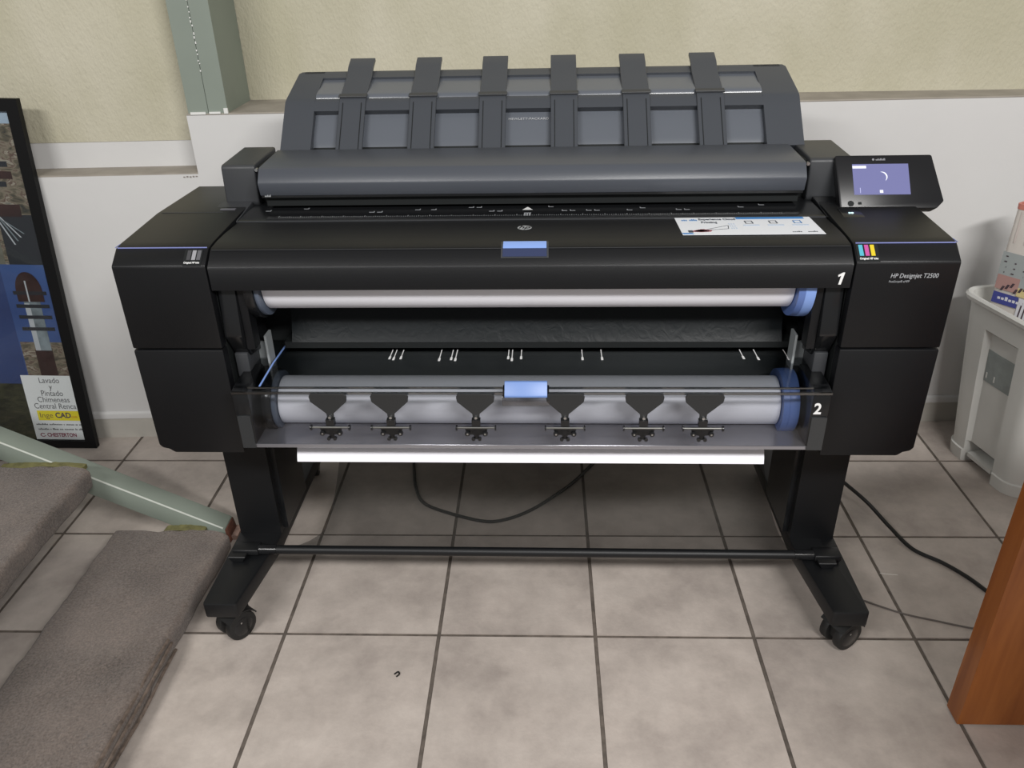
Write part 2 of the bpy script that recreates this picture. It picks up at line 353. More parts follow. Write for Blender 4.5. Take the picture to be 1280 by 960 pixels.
# sticker with printed promo
st = frame_m((.262, .0675, .8507), (1, .0025, 0), (-.01, 1, 0)); W_, H_ = .238, .1015
stk = decal('promo_sticker', st, 0, W_, 0, H_, stickerw, PR, .0006)
sb = mat('sticker_blue', (.06, .22, .52), .4); sk = mat('sticker_ink', (.05, .06, .08), .5); sl = mat('sticker_pale', (.50, .58, .70), .5); sr = mat('sticker_red', (.35, .10, .13), .5)
T = lambda dz=.0007: st @ Matrix.Translation((0, 0, dz))
decal('print_band', T(), .107, .226, .086, .0975, sb, stk, .0002)
decal('print_band', T(), .002, .02, .003, .010, sb, stk, .0002, -.003)
text('print_text', 'Experience Cloud', .0145, T() @ Vector((.040, .082, 0)), (1, 0, 0), (0, 1, 0), sk, stk, bold=.0003, sx=.62)
text('print_text', 'Printing', .0145, T() @ Vector((.042, .064, 0)), (1, 0, 0), (0, 1, 0), sk, stk, bold=.0003, sx=.62)
for k in range(3):
    x = .112+.042*k
    decal('print_block', T(), x, x+.028, .047, .054, sl, stk, .0002)
    bm = bmesh.new(); mt = T()
    for a0, a1, b0, b1 in ((0, .014, 0, .002), (0, .014, .014, .016), (0, .002, 0, .016), (.012, .014, 0, .016)): add_decal(bm, mt, x+.006+a0, x+.006+a1, .06+b0, .06+b1, .0002)
    finish('print_icon', bm, sk if k != 2 else sb, stk, smooth=False)
bm = bmesh.new(); mt = T()
for q in range(7): add_decal(bm, mt, .018+.004*q, .026+.004*q, .014+.0022*abs(3-q)*.3, .030-.002*abs(3-q), .0002, .004)
finish('print_figure', bm, sr, stk, smooth=False)
decal('print_figure', T(), .012, .020, .012, .024, sk, stk, .0002)
for (x0, y0, x1, y1) in ((.046, .028, .085, .05), (.085, .05, .082, .032), (.082, .032, .05, .026)):
    d = Vector((x1-x0, y1-y0, 0)); mt = T() @ frame_m((x0, y0, 0), d, Vector((-d.y, d.x, 0))); decal('print_line', mt, 0, d.length, 0, .0013, sk, stk, .0002)
bm = bmesh.new()
for q in range(9): add_decal(bm, T(), .088+.004*(q % 3), .090+.004*(q % 3), .03+.012*(q//3), .038+.012*(q//3), .0002)
finish('print_line', bm, sl, stk, smooth=False)
fine_print('print_text', T() @ Matrix.Translation((.186, .010, 0)), (5,), .0055, sk, stk)
fine_print('print_text', T() @ Matrix.Translation((.212, .010, 0)), (5,), .0055, sk, stk)
fine_print('print_text', T() @ Matrix.Translation((.010, .078, 0)), (3, 4), .010, sb, stk, .35)
# --- platen strip with scale under the scanner
pl = finish('scan_platen', prism([(.168, .835), (.168, .8512), (.172, .8525), (.31, .8555), (.31, .835)], -.536, .529, 'x', .001, 1), blackG, PR)
def onp(v): return .8528+(v-.172)*.0217
bm = bmesh.new(); mt0 = frame_m((0, .172, .8529), (1, 0, 0), (0, .138, .003))
for k in range(230):
    u = -.465+k*.92/229
    h = .007 if k % 10 == 0 else (.0045 if k % 5 == 0 else .0026)
    add_decal(bm, mt0, u, u+.0011, .011, .011+h, .0002)
tag(finish('scale_ticks', bm, dimprint, pl, smooth=False), kind='stuff')
for u in (-.50, -.43, -.30, -.285, -.215, -.185, -.115, -.1, -.075, -.06, .035, .06, .075, .105, .12, .18, .205, .27, .285, .385, .425):
    y0 = .035+.012*(int(u*1000) % 3); sg_ = 1 if u < 0 else -1; bm = bmesh.new(); mo = mt0 @ Matrix.Translation((u+.005, y0, .0003))
    bm.faces.new([bm.verts.new(mo @ Vector((sg_*x, y, 0))) for x, y in ((-.005, 0), (.005, 0), (.005, .008), (.003, .008), (.003, .0035), (-.005, .0035))])
    finish('scale_mark', bm, greyprint, pl, smooth=False)
bm = bmesh.new(); A = [mt0 @ Vector(q) for q in ((-.0135, .043, .0003), (.0065, .043, .0003), (-.0035, .062, .0003))]; bm.faces.new([bm.verts.new(q) for q in A]); finish('arrow_mark', bm, whiteprint, pl, smooth=False)
bm = bmesh.new()
for k in range(3): add_decal(bm, mt0, -.0095+.0045*k, -.0065+.0045*k, .010, .026, .0002)
add_decal(bm, mt0, -.0095, .0035, .024, .027, .0002)
finish('sheet_mark', bm, greyprint, pl, smooth=False)
finish('platen_edge', box(-.536, .529, .1655, .1685, .8495, .8515, 0), greyD, pl)
# --- scanner bar
sbp = [(.2225, .883), (.2165, .906), (.2175, .910), (.234, .930), (.239, .9325), (.36, .9385), (.36, .883)]
bar = finish('scanner_bar', prism(sbp, -.506, .502, 'x', .0018, 2), mat('slate_grey_plastic', (.060, .066, .080), .36, spec=.5, bump=.1, bscale=900), PR)
finish('bar_underside', box(-.50, .496, .236, .345, .86, .884, .002), blackD, bar)
finish('gloss_edge', box(-.504, .500, .2235, .236, .879, .8835, .001), blackG, bar)
fine_print('bar_print', frame_m((-.497, .2205, .8815), (1, 0, 0), (0, .2, 1)), (5,), .004, dimprint, bar)
# --- pillars at both bar ends
for s in (-1, 1):
    a, b_ = (-.590, -.5245) if s < 0 else (.5185, .598)
    pil = finish('end_pillar', prism([(.268, .850), (.262, .860), (.266, .927), (.272, .931), (.405, .936), (.415, .85)], a, b_, 'x', .004, 3), greyD, PR)
    i0 = -.5245 if s < 0 else .5185
    finish('hinge_plate', box(min(i0, i0-s*.02), max(i0, i0-s*.02), .285, .41, .85, .925, .001), blackD, pil)
    finish('screw_head', cyl((i0-s*.004, .268, .922), (i0-s*.004, .262, .922), .0032, seg=12), metal, pil)
    # recessed tray in front of pillar
    q0, q1 = (-.600, -.538) if s < 0 else (.531, .57)
    tr_ = finish('pillar_foot', prism([(.168, .852), (.27, .862), (.27, .846), (.168, .846)], q0, q1, 'x', .001, 1), greyD if s < 0 else blackG, pil)
    if s < 0:
        finish('finger_slot', box(-.588, -.556, .196, .214, .8555, .8585, .0008, 1), blackD, tr_)
        finish('finger_lip', box(-.585, -.556, .214, .221, .857, .8605, .0008, 1), mat('grey_lip', (.10, .10, .115), .4), tr_)
# --- rear stacker
A0, A1, A2, A3 = (.368, .934), (.4335, .9995), (.452, 1.018), (.565, 1.0605)
def lerp(p, q, t): return (p[0]+(q[0]-p[0])*t, p[1]+(q[1]-p[1])*t)
def offp(p, q, pts, d):
    n = Vector((-(q[1]-p[1]), q[0]-p[0])).normalized()*d; return [(x+n.x, z+n.y) for x, z in pts]
rnd = [lerp(A2, A3, .9), (.563, 1.0603), (.569, 1.058), (.571, 1.05)]
full = [A0, A1, (.448, 1.0145), (.457, 1.0205), lerp(A2, A3, .9), (.560, 1.0590), (.568, 1.0585), (.572, 1.048)]
def cap(pts, th, u0, u1, s):
    # end cap whose top outer corner is rounded off
    bm = bmesh.new(); o = strip_poly(pts, th); n = len(pts); m = len(o); ins = [0, 0, 0, .001, .006, .012, .020, .026]
    A = []
    for k, u in enumerate((u0, u1)):
        outer = (k == 0) == (s < 0); A.append([bm.verts.new((u-s*(ins[i] if i < n else ins[m-1-i]) if outer else u, *o[i])) for i in range(m)])
    for i in range(m): bm.faces.new((A[0][i], A[1][i], A[1][(i+1) % m], A[0][(i+1) % m]))
    for k in (0, 1):
        for i in range(n-1): bm.faces.new((A[k][i], A[k][i+1], A[k][m-2-i], A[k][m-1-i]))
    return bm
stf = finish('stacker_frame', merge(
    cap(full, .02, -.504, -.4425, -1), cap(full, .02, .463, .535, 1),
    strip([A1, (.446, 1.0125), (.4545, 1.0185), (.4575, 1.0195)], .016, -.4425, .463),
    strip([lerp(A2, A3, .745), lerp(A2, A3, .9), (.560, 1.0590), (.568, 1.0585), (.572, 1.048)], .014, -.486, .517)), grey, PR)
#finish('inner_frame_end', strip([lerp(A2, A3, .05), lerp(A2, A3, .78)], .012, -.455, -.4425), greyD, stf)
lowp = offp(A0, A2, [lerp(A0, A1, .16), lerp(A0, A1, .36), lerp(A0, A1, 1.02)], -.014)
lowp[0] = (lowp[0][0]+.006, lowp[0][1])
pan = finish('lower_panel', strip(lowp, .004, -.485, .515), panelG, stf)
upl = [(.4590, 1.012), (.4598, 1.0185), (.4614, 1.0228), (.4642, 1.0258), (.472, 1.0285), (.50, 1.0345), (.545, 1.0470)]
finish('upper_panel', strip(upl, .004, -.4425, .463), panelG, stf)
finish('dark_backing', strip([(.385, .915), (.395, .935), (.47, 1.000), (.57, 1.03)], .004, -.50, .53), blackD, stf)
for cu_ in (-.364, -.2195, -.0775, .0667, .2115, .3585):
    p = offp(A0, A2, [(.366, .932), A1, (.446, 1.0125)], .004)+offp(A2, A3, [(.457, 1.0200), lerp(A2, A3, .72)], .004)+[(.556, 1.070), (.587, 1.0825)]
    sp = finish('stacker_strap', strip(p, .007, cu_-.0268, cu_+.0268, .0008), grey, stf)
    p2 = offp(A0, A2, [(.367, .933), A1, (.444, 1.0105)], .0052)
    for e in (-.019, .019): finish('strap_groove', strip(p2, .003, cu_+e-.0006, cu_+e+.0006), blackD, sp)
    p3 = offp(A2, A3, [(.452, 1.0182), lerp(A2, A3, .10)], .007)
    finish('strap_clip', strip(p3, .004, cu_-.029, cu_+.029, .0006), greyD, sp)
d = Vector((0, A1[0]-A0[0], A1[1]-A0[1])).normalized()
q = offp(A0, A2, [lerp(A0, A1, .80)], -.0125)[0]
text('brand_print', 'HEWLETT-PACKARD', .0072, (-.046, q[0], q[1]), (1, 0, 0), d, mat('brand_silver', (.42, .43, .45), .4), stf, sx=1.22)
# --- control panel
cpn = Vector((0, .066, .080)).normalized()
mt = frame_m((.562, .196, .856), (1, 0, 0), cpn)
bm = bmesh.new()
out = [(0, .002), (.004, 0), (.172, 0), (.186, .014), (.172, .104), (.168, .105), (-.001, .105), (-.002, .102)]
F = [bm.verts.new(mt @ Vector((x, y, 0))) for x, y in out]; B = [bm.verts.new(mt @ Vector((x*.97+.002, y*.96+.002, -.022))) for x, y in out]
bm.faces.new(F); bm.faces.new(B[::-1])
for k in range(len(out)): bm.faces.new((F[k], B[k], B[(k+1) % len(out)], F[(k+1) % len(out)]))
bmesh.ops.recalc_face_normals(bm, faces=bm.faces[:]); bev(bm, .0025, 2)
cpl = finish('control_panel', bm, mat('black_satin_panel', (.008, .008, .0095), .32, spec=.4), PR)
scr_m = mat('lit_touch_screen', (.03, .03, .06), .4, spec=.2, emit=(.17, .175, .36), estr=1.0)
scr = decal('touch_screen', mt, .0275, .1275, .027, .0865, scr_m, cpl, .0008)
se = mat('screen_white', (.3, .3, .3), .4, emit=(.80, .83, 1), estr=.8); sd = mat('screen_dim', (.2, .2, .3), .4, emit=(.36, .38, .6), estr=.9)
decal('status_bar', mt @ Matrix.Translation((0, 0, .0009)), .0275, .052, .078, .083, se, scr, .0003)
decal('home_icon', mt @ Matrix.Translation((0, 0, .0009)), .073, .079, .030, .0355, se, scr, .0003)
decal('side_mark', mt @ Matrix.Translation((0, 0, .0009)), .038, .039, .030, .040, sd, scr, .0003)
bm = bmesh.new(); cc = (.076, .060)
for k in range(16):
    a0, a1 = R(-35+k*7.5), R(-35+(k+1)*7.5); r0, r1 = .0105, .0105+.0022*math.sin(math.pi*(k+.5)/16)+.0004
    bm.faces.new([bm.verts.new(mt @ Vector((cc[0]+r*math.cos(a), cc[1]+r*math.sin(a), .0013))) for r, a in ((r0, a0), (r1, a0), (r1, a1), (r0, a1))])
finish('loading_ring', bm, se, scr, smooth=False)
pp = mat('panel_print', (.22, .22, .24), .4)
finish('panel_logo', cyl(mt @ Vector((.066, .0955, -.001)), mt @ Vector((.066, .0955, .0006)), .0021, seg=16), pp, cpl)
fine_print('panel_print', mt @ Matrix.Translation((.0705, .0935, .0004)), (9,), .0040, pp, cpl, .48)
finish('speaker_dot', cyl(mt @ Vector((.020, .010, -.001)), mt @ Vector((.020, .010, .0008)), .0055, seg=20), blackD, cpl)
decal('port_slot', mt, .033, .039, .008, .013, blackD, cpl, .0006)
finish('panel_bracket', prism([(.228, .857), (.250, .884), (.285, .90), (.285, .857)], .575, .70, 'x', .002), blackD, cpl)
pb = finish('power_button', prism([(.145, .850), (.145, .856), (.185, .861), (.185, .85)], .553, .59, 'x', .001), blackG, PR)
finish('power_light', merge(box(.566, .569, .160, .164, .858, .8595, 0), box(.5705, .574, .160, .164, .858, .8595, 0)), mat('cyan_led', (.2, .3, .3), .4, emit=(.65, .95, 1), estr=1.2), pb)
# --- roll bay 1: back sheet, end brackets
sheet_m = mat('crinkled_black_film', (.0075, .0095, .011), .42, spec=.16); ntn = sheet_m.node_tree
tcn = ntn.nodes.new('ShaderNodeTexCoord'); na = ntn.nodes.new('ShaderNodeTexNoise'); na.inputs['Scale'].default_value = 42; na.inputs['Detail'].default_value = 3; na.inputs['Distortion'].default_value = 1.2
nb = ntn.nodes.new('ShaderNodeTexNoise'); nb.inputs['Scale'].default_value = 6; ml = ntn.nodes.new('ShaderNodeMath'); ml.operation = 'MULTIPLY'
ntn.links.new(tcn.outputs['Object'], na.inputs[0]); ntn.links.new(tcn.outputs['Object'], nb.inputs[0]); ntn.links.new(na.outputs['Fac'], ml.inputs[0]); ntn.links.new(nb.outputs['Fac'], ml.inputs[1])
bpn = ntn.nodes.new('ShaderNodeBump'); bpn.inputs['Strength'].default_value = .35; bpn.inputs['Distance'].default_value = .005
ntn.links.new(ml.outputs[0], bpn.inputs['Height']); ntn.links.new(bpn.outputs[0], ntn.nodes['Principled BSDF'].inputs['Normal'])
finish('bay_back_sheet', strip([(.118, .628), (.128, .645), (.142, .690), (.150, .72)], .003, -.455, .47), sheet_m, PR)
finish('bay_roof', box(-.535, .528, .13, .172, .72, .80, .001), blackD, PR)
finish('bay_slot', box(-.47, .49, .12, .17, .615, .628, .002), blackD, PR)
finish('roll_guide_bar', cyl((-.50, .150, .700), (.50, .150, .700), .009, seg=16), blackG, PR)
for s in (-1, 1):
    i = UI_L if s < 0 else UI_R; k = -s
    br = finish('spindle_bracket', prism([(.01, .69), (.02, .79), (.10, .80), (.14, .72), (.13, .62), (.04, .64)], min(i+k*.004, i+k*.035), max(i+k*.004, i+k*.035), 'x', .003), blackG, PR)
    finish('bracket_rib', box(min(i+k*.036, i+k*.05), max(i+k*.036, i+k*.05), .022, .05, .66, .80, .002), black, br)
    finish('zinc_tab', merge(box(min(i+k*.030, i+k*.056), max(i+k*.030, i+k*.056), .085, .089, .595, .645, .001), box(min(i+k*.054, i+k*.058), max(i+k*.054, i+k*.058), .06, .089, .60, .668, .001)), greymet, br)
    finish('zinc_tab', box(min(i+k*.083, i+k*.105), max(i+k*.083, i+k*.105), .160, .164, .607, .625, .001), greymet, br)
    finish('side_gusset', prism([(.03, .60), (.03, .648), (.085, .648), (.085, .60)], min(i+k*.006, i+k*.030), max(i+k*.006, i+k*.030), 'x', .002), greyD, br)
    # black end plates of the lower clear cover
    e0, e1 = (-.524, -.4955) if s < 0 else (.4885, .520)
    ep = finish('cover_end_plate', prism([(-.036, .497), (-.036, .606), (-.02, .609), (.06, .612), (.06, .497)], e0, e1, 'x', .002), blackG, PR)
    finish('end_step', box(e0+.003, e1-.002, -.0395, -.034, .49, .556, .001), mat('smoked_step', (.030, .032, .034), .25), ep)
text('cover_number', '2', .030, (.4925, -.0375, .5635), (1, 0, 0), (0, 0, 1), whiteprint, PR, bold=.0007, sx=.9)
# --- lower clear cover 2
lc = finish('lower_cover', strip([(-.037, .497), (-.037, .600), (-.034, .6065), (-.028, .6085)], .0025, -.4955, .4885), clearcv, PR)
finish('cover_top', strip([(-.028, .6085), (.06, .613), (.168, .610)], .0025, -.522, .518), smoke, lc)
finish('front_rail', merge(box(-.523, .519, -.0395, -.036, .6015, .6055, .001), box(-.4955, .4885, -.0315, -.0285, .6085, .6115, .0008)), clear('clear_rail', (.42, .43, .43), .15, 1.0, 2.2), lc)
sh = finish('cover_lip', prism([(-.036, .488), (-.036, .4965), (.045, .4995), (.045, .488)], -.518, .515, 'x', .001, 1), mat('glossy_grey_lip', (.30, .30, .33), .20, metal=.65, spec=.9), lc)
finish('edge_line', strip([(-.024, .6098), (.06, .6140), (.155, .6118)], .0012, -.4775, -.4745), bluelt, lc)
bm = bmesh.new(); mt2 = frame_m((0, .06, .6138), (1, 0, 0), (0, 1, -.02))
for u in (-.262, -.254, -.241, -.168, -.146, -.138, -.040, -.033, -.016, .0975, .1335, .392, .418, .4725):
    y0 = .006+.004*(int(u*1000) % 3); bm = bmesh.new(); mo = mt2 @ Matrix.Translation((u, 0, .0003))
    bm.faces.new([bm.verts.new(mo @ Vector((x, y, 0))) for x, y in ((-.0012, y0), (.0030, y0), (.0030, y0+.012), (.0017, y0+.014), (.0017, .056), (0, .056), (0, y0+.014), (-.0012, y0+.012))])
    finish('size_mark', bm, whiteprint, lc, smooth=False)
hl = finish('cover_latch', box(-.0435, .0365, -.041, -.024, .597, .6125, .002), blackG, lc)
finish('latch_face', prism([(-.0475, .6035), (-.0330, .6235), (-.028, .6235), (-.028, .600), (-.0475, .600)], -.0405, .0335, 'x', .001), mat('mid_blue_plastic', (.15, .25, .54), .4), hl)
finish('latch_lens', prism([(-.047, .600), (-.047, .583), (-.040, .579), (-.036, .60)], -.045, .038, 'x', .002), clear('clear_latch', (.7, .7, .72), .1, 1.0, 1.9), hl)
finish('bay_floor', box(-.53, .525, .045, .17, .489, .50, .001), blackD, PR)
finish('bay_rear', prism([(.098, .500), (.110, .540), (.150, .603), (.17, .603), (.17, .50)], -.53, .525, 'x', .001), mat('grey_black_tray', (.024, .029, .031), .5, spec=.4), PR)
# --- six media guides in front of the lower cover
smk = clear('dark_smoked_blade', (.10, .105, .11), .25, .5); gk = mat('dark_blade', (.020, .021, .022), .4)
axm = mat('dull_axle_steel', (.20, .20, .19), .4, 1)
def guide(u, lean=0):
    root = finish('media_guide', prism([(u-.030, .606), (u+.030, .606), (u+.0335, .600), (u+.032, .590), (u+.0065, .566), (u+.0055, .552), (u-.0055, .552), (u-.0065, .566), (u-.032, .590), (u-.0335, .600)], -.0455, -.0415, 'y', .0008, 1), gk, PR)
    finish('guide_pin', cyl((u, -.0455, .560), (u, -.050, .560), .0026, seg=12), metal, root)
    finish('guide_clip', box(u-.0075, u+.0075, -.052, -.0415, .544, .557, .001, 1), blackG, root)
    finish('axle', cyl((u-.034, -.053, .5425), (u+.034, -.053, .5425), .0019, seg=10), axm, root)
    for e in (-1, 1):
        finish('axle_cap', cyl((u+e*.033, -.053, .5425), (u+e*.0355, -.053, .5425), .0055, seg=12), blackG, root)
        r_ = finish('roller', cyl((u+e*.0155, -.055, .5305), (u+e*.0155, -.049, .5305), .0048, seg=14, b=.0008), blackG, root)
        finish('roller_pin', cyl((u+e*.0155, -.0556, .5305), (u+e*.0155, -.054, .5305), .0016, seg=10), metal, r_)
        finish('small_roller', cyl((u+e*.0055, -.055, .5195), (u+e*.0055, -.050, .5195), .0034, seg=12), blackG, root)
    finish('roller_arm', prism([(u-.021, .5435), (u+.021, .5435), (u+.017, .5285), (u+.005, .5265), (u+.003, .518), (u-.003, .518), (u-.005, .5265), (u-.017, .5285)], -.0515, -.0495, 'y', .0004, 1), clear('smoky_arm', (.34, .34, .33), .2, .6), root)
for u in (-.3505, -.2420, -.0915, .0645, .2010, .3035): guide(u)

# --- stand
for s in (-1, 1):
    a, b_ = (-.666, -.572) if s < 0 else (.570, .664)
    leg = finish('stand_leg', box(a, b_, .172, .36, .120, .46, .004), steelblk, PR)
    i0 = b_ if s < 0 else a
    finish('inner_channel', box(min(i0, i0-s*.012), max(i0, i0-s*.012), .19, .34, .125, .44, .002), blackG, leg)
    f0, f1 = (-.670, -.598) if s < 0 else (.596, .668)
    # foot: tapered towards the front, with a rounded end
    oo, ii, il = (f0, f1, b_) if s < 0 else (f1, f0, a)
    bm = prism([(oo, -.050), (oo-(.004 if s > 0 else -.004), -.056), (ii+(.004 if s > 0 else -.004), -.056), (ii, -.050), (il, .150), (il, .63), (oo, .63)], .084, .1205, 'z', .004, 2)
    ft = finish('foot', bm, steelblk, PR)
    for v, ang in ((-.012, -35 if s < 0 else -60), (.58, 10)):
        cx = (f0+f1)/2+(.004 if s < 0 else .006)
        mtc = Matrix.Translation((cx, v, .033)) @ Matrix.Rotation(R(ang), 4, 'Z')
        def tc_(bm): bmesh.ops.transform(bm, matrix=mtc, verts=bm.verts[:]); return bm
        cas = finish('caster', tc_(merge(cyl((0, .012, .03), (0, .012, .055), .008, seg=14), box(-.010, .010, -.02, .03, -.01, .034, .004))), rubber, ft)
        for e in (-1, 1):
            wh = finish('wheel', tc_(cyl((e*.008, 0, 0), (e*.026, 0, 0), .033, seg=36, b=.003)), rubber, cas)
            finish('hub_cap', tc_(cyl((e*.026, 0, 0), (e*.0275, 0, 0), .022, .019, seg=24)), blackG, wh)
            finish('hub_pin', tc_(cyl((e*.0272, -.004, .012), (e*.0282, -.004, .012), .002, seg=8)), metal, wh)
        # hood over the wheels
        pts = [(.036*math.cos(t), .036*math.sin(t)) for t in [R(25+k*9) for k in range(14)]]
        finish('caster_hood', tc_(strip(pts, .003, -.029, .029)), rubber, cas)
    # bracket holding the bar
    q0, q1 = (-.655, -.598) if s < 0 else (.600, .655)
    bk = finish('bar_bracket', prism([(.096, .1195), (.088, .128), (.090, .139), (.106, .142), (.122, .139), (.122, .1195)], q0, q1, 'x', .002), steelblk, ft)
    w0 = .622 if s > 0 else -.64
    finish('bracket_wedge', prism([(w0-.012, .1205), (w0+.012, .1205), (w0+.02, .135), (w0-.02, .135)], .072, .092, 'y', .0015, 1), steelblk, bk)
crossb = finish('cross_bar', cyl((-.615, .104, .131), (.615, .104, .131), .0100, seg=20), steelblk, PR)
for s in (-1, 1): finish('bar_sleeve', cyl((s*.600, .104, .131), (s*.560, .104, .131), .0112, seg=20), blackG, crossb)
finish('rear_beam', box(-.60, .60, .335, .36, .25, .40, .003), steelblk, PR)
# basket cloth: thin dark translucent sheet from the bar to the back
cloth_m = bpy.data.materials.new('sheer_dark_fabric'); cloth_m.use_nodes = True; nt = cloth_m.node_tree; b = nt.nodes['Principled BSDF']
b.inputs['Base Color'].default_value = (.018, .018, .016, 1); b.inputs['Roughness'].default_value = .8; b.inputs['Alpha'].default_value = .53
bm = bmesh.new(); NU, NV = 60, 16; rows = []
for j in range(NV+1):
    t = j/NV
    v = .108+.44*t; z = .131*(1-t)+.27*t-.19*4*t*(1-t)*.62
    z = max(z, .030)
    sag = .045*math.sin(math.pi*min(t*1.0, 1))
    ul, ur = -.572+.075*min(t*3.2, 1)**.6, .572+.0*t
    rows.append([bm.verts.new((ul+(ur-ul)*i/NU, v, z+.002*math.sin(i*.5)*t)) for i in range(NU+1)])
for j in range(NV):
    for i in range(NU): bm.faces.new((rows[j][i], rows[j][i+1], rows[j+1][i+1], rows[j+1][i]))
finish('basket_cloth', bm, cloth_m, PR)

# ================================================================== PAPER ROLLS
def roll(name, label, v, z, r, rf, parent_rot, u0=-.4625, u1=.4515, lf=True):
    e = empty(name, Matrix.Rotation(TH, 4, 'Z') @ Vector((0, v, z)), TH); tag(e, label, 'paper roll')
    finish('rolled_paper', cyl((u0, 0, 0), (u1, 0, 0), r, seg=72, b=.0006), paper, e)
    fl = finish('flange', cyl((u1+.0015, 0, 0), (u1+.012, 0, 0), rf*.985, rf, seg=72), bluehub, e)
    finish('flange_rim', cyl((u1+.012, 0, 0), (u1+.030, 0, 0), rf, rf, seg=72, b=.0015), bluelt if rf > .061 else bluehub, fl)  # upper roll's lit rim: the light is put into the colour as paler blue
    f2 = finish('flange', cyl((u0-.0015, 0, 0), (u0-.010, 0, 0), rf*.93, rf*.93, seg=72, b=.001), mat('slate_flange', (.09, .11, .15), .35), e)
    finish('flange_rim', cyl((u0-.010, 0, 0), (u0-.026, 0, 0), rf, rf, seg=72, b=.001), blackG, f2)
    finish('spindle', cyl((u0-.060, 0, 0), (u1+.062, 0, 0), .012, seg=20), blackG, e)
    return e
roll('paper_roll', 'white plotter paper roll under cover number 1', .0820, .772, .0530, .0700, TH)
roll('paper_roll', 'white plotter paper roll behind the clear cover number 2', .053, .5405, .0450, .0590, TH)
# printed sheet leaving under the lower cover
sheet = finish('paper_sheet', strip([(.17, .4845), (.07, .4845), (.036, .479), (.018, .468), (.008, .455), (.002, .444), (-.001, .4345)], .0008, -.440, .4335), paper)
sheet.rotation_euler.z = TH; tag(sheet, 'white paper edge curling out under the clear lower cover', 'paper')

# ================================================================== STAIRCASE
stair = tag(empty('staircase', (-.9, -.2, 0)), 'open staircase with grey-brown carpeted treads and green steel stringer', 'staircase')
def spart(name, bm, m, parent=stair, **k):
    bmesh.ops.transform(bm, matrix=Matrix.Translation((.9, .2, 0)), verts=bm.verts[:])
    return finish(name, bm, m, parent, **k)
carpet = mat('grey_brown_carpet', (.155, .122, .108), .95, spec=.05)
nt = carpet.node_tree; b = nt.nodes['Principled BSDF']; tc = nt.nodes.new('ShaderNodeTexCoord')
n1 = nt.nodes.new('ShaderNodeTexNoise'); n1.inputs['Scale'].default_value = 210; n1.inputs['Detail'].default_value = 4; n1.inputs['Roughness'].default_value = .8
n2 = nt.nodes.new('ShaderNodeTexNoise'); n2.inputs['Scale'].default_value = 7; n2.inputs['Detail'].default_value = 5
for n in (n1, n2): nt.links.new(tc.outputs['Object'], n.inputs['Vector'])
ma = nt.nodes.new('ShaderNodeMath'); ma.operation = 'MULTIPLY_ADD'; ma.inputs[1].default_value = .55; nt.links.new(n2.outputs['Fac'], ma.inputs[0]); nt.links.new(n1.outputs['Fac'], ma.inputs[2])
cr = nt.nodes.new('ShaderNodeValToRGB'); cr.color_ramp.elements[0].position = .52; cr.color_ramp.elements[1].position = 1.0
cr.color_ramp.elements[0].color = (.045, .034, .028, 1); cr.color_ramp.elements[1].color = (.225, .180, .155, 1)
nt.links.new(ma.outputs[0], cr.inputs[0]); nt.links.new(cr.outputs[0], b.inputs['Base Color'])
bp = nt.nodes.new('ShaderNodeBump'); bp.inputs['Strength'].default_value = .9; bp.inputs['Distance'].default_value = .004; nt.links.new(n1.outputs['Fac'], bp.inputs['Height']); nt.links.new(bp.outputs[0], b.inputs['Normal'])
b.inputs['Sheen Weight'].default_value = .25
def tread(u0, u1, vb, vf, z0, z1, seed, frayed=False):
    # dense wrapped slab, ends frayed
    bm = bmesh.new(); prof = []
    r = .014
    def arc(cx, cz, a0, a1, n=5): return [(cx+r*math.cos(R(a0+(a1-a0)*k/n)), cz+r*math.sin(R(a0+(a1-a0)*k/n))) for k in range(n+1)]
    prof = arc(u0+r, z1-r, 180, 90)
    for k in range(1, 24): prof.append((u0+r+(u1-u0-2*r)*k/24, z1))
    prof += arc(u1-r, z1-r, 90, 0)
    for k in range(1, 5): prof.append((u1, z1-r-(z1-z0-2*r)*k/5))
    prof += arc(u1-r, z0+r, 0, -90)
    for k in range(1, 8): prof.append((u1-r-(u1-u0-2*r)*k/8, z0))
    prof += arc(u0+r, z0+r, 270, 180)
    NL = 150; rings = []
    for j in range(NL+1):
        t = j/NL; v = vb+(vf-vb)*t; ring = []
        for (x, z) in prof:
            p = Vector((x*16+seed, v*16, z*16)); d = noise.noise(p)*.0035+noise.noise(p*4)*.0016
            xx = x+d*(1 if x > (u0+u1)/2 else -1); zz = z+d*.7 if z > (z0+z1)/2 else z
            if frayed and x > u1-.05:
                k = max(0, min(1, (.30-v)/.45))          # the nosing sags and layers open towards the near end
                xx += -.010*k+.004*noise.noise(Vector((v*9, z*60, seed)))*k*2
            vv = v
            if j == 0: vv = v+.010*noise.noise(Vector((x*22, z*22, seed+3)))-max(0, (x-(u1-.02)))*.4
            ring.append(bm.verts.new((xx, vv, max(zz, .002))))
        rings.append(ring)
    n = len(prof)
    for A, B in zip(rings, rings[1:]):
        for k in range(n): bm.faces.new((A[k], A[(k+1) % n], B[(k+1) % n], B[k]))
    bm.faces.new(rings[0]); bm.faces.new(rings[-1][::-1])
    return bm
t1 = spart('tread', tread(-1.020, -.733, .262, -1.15, .004, .058, 1, True), carpet, ang=60)
t2 = spart('tread', tread(-1.320, -1.025, .262, -1.15, .188, .243, 5), carpet, ang=60)
t3 = spart('tread', tread(-1.590, -1.285, .262, -1.15, .365, .420, 9), carpet, ang=60)
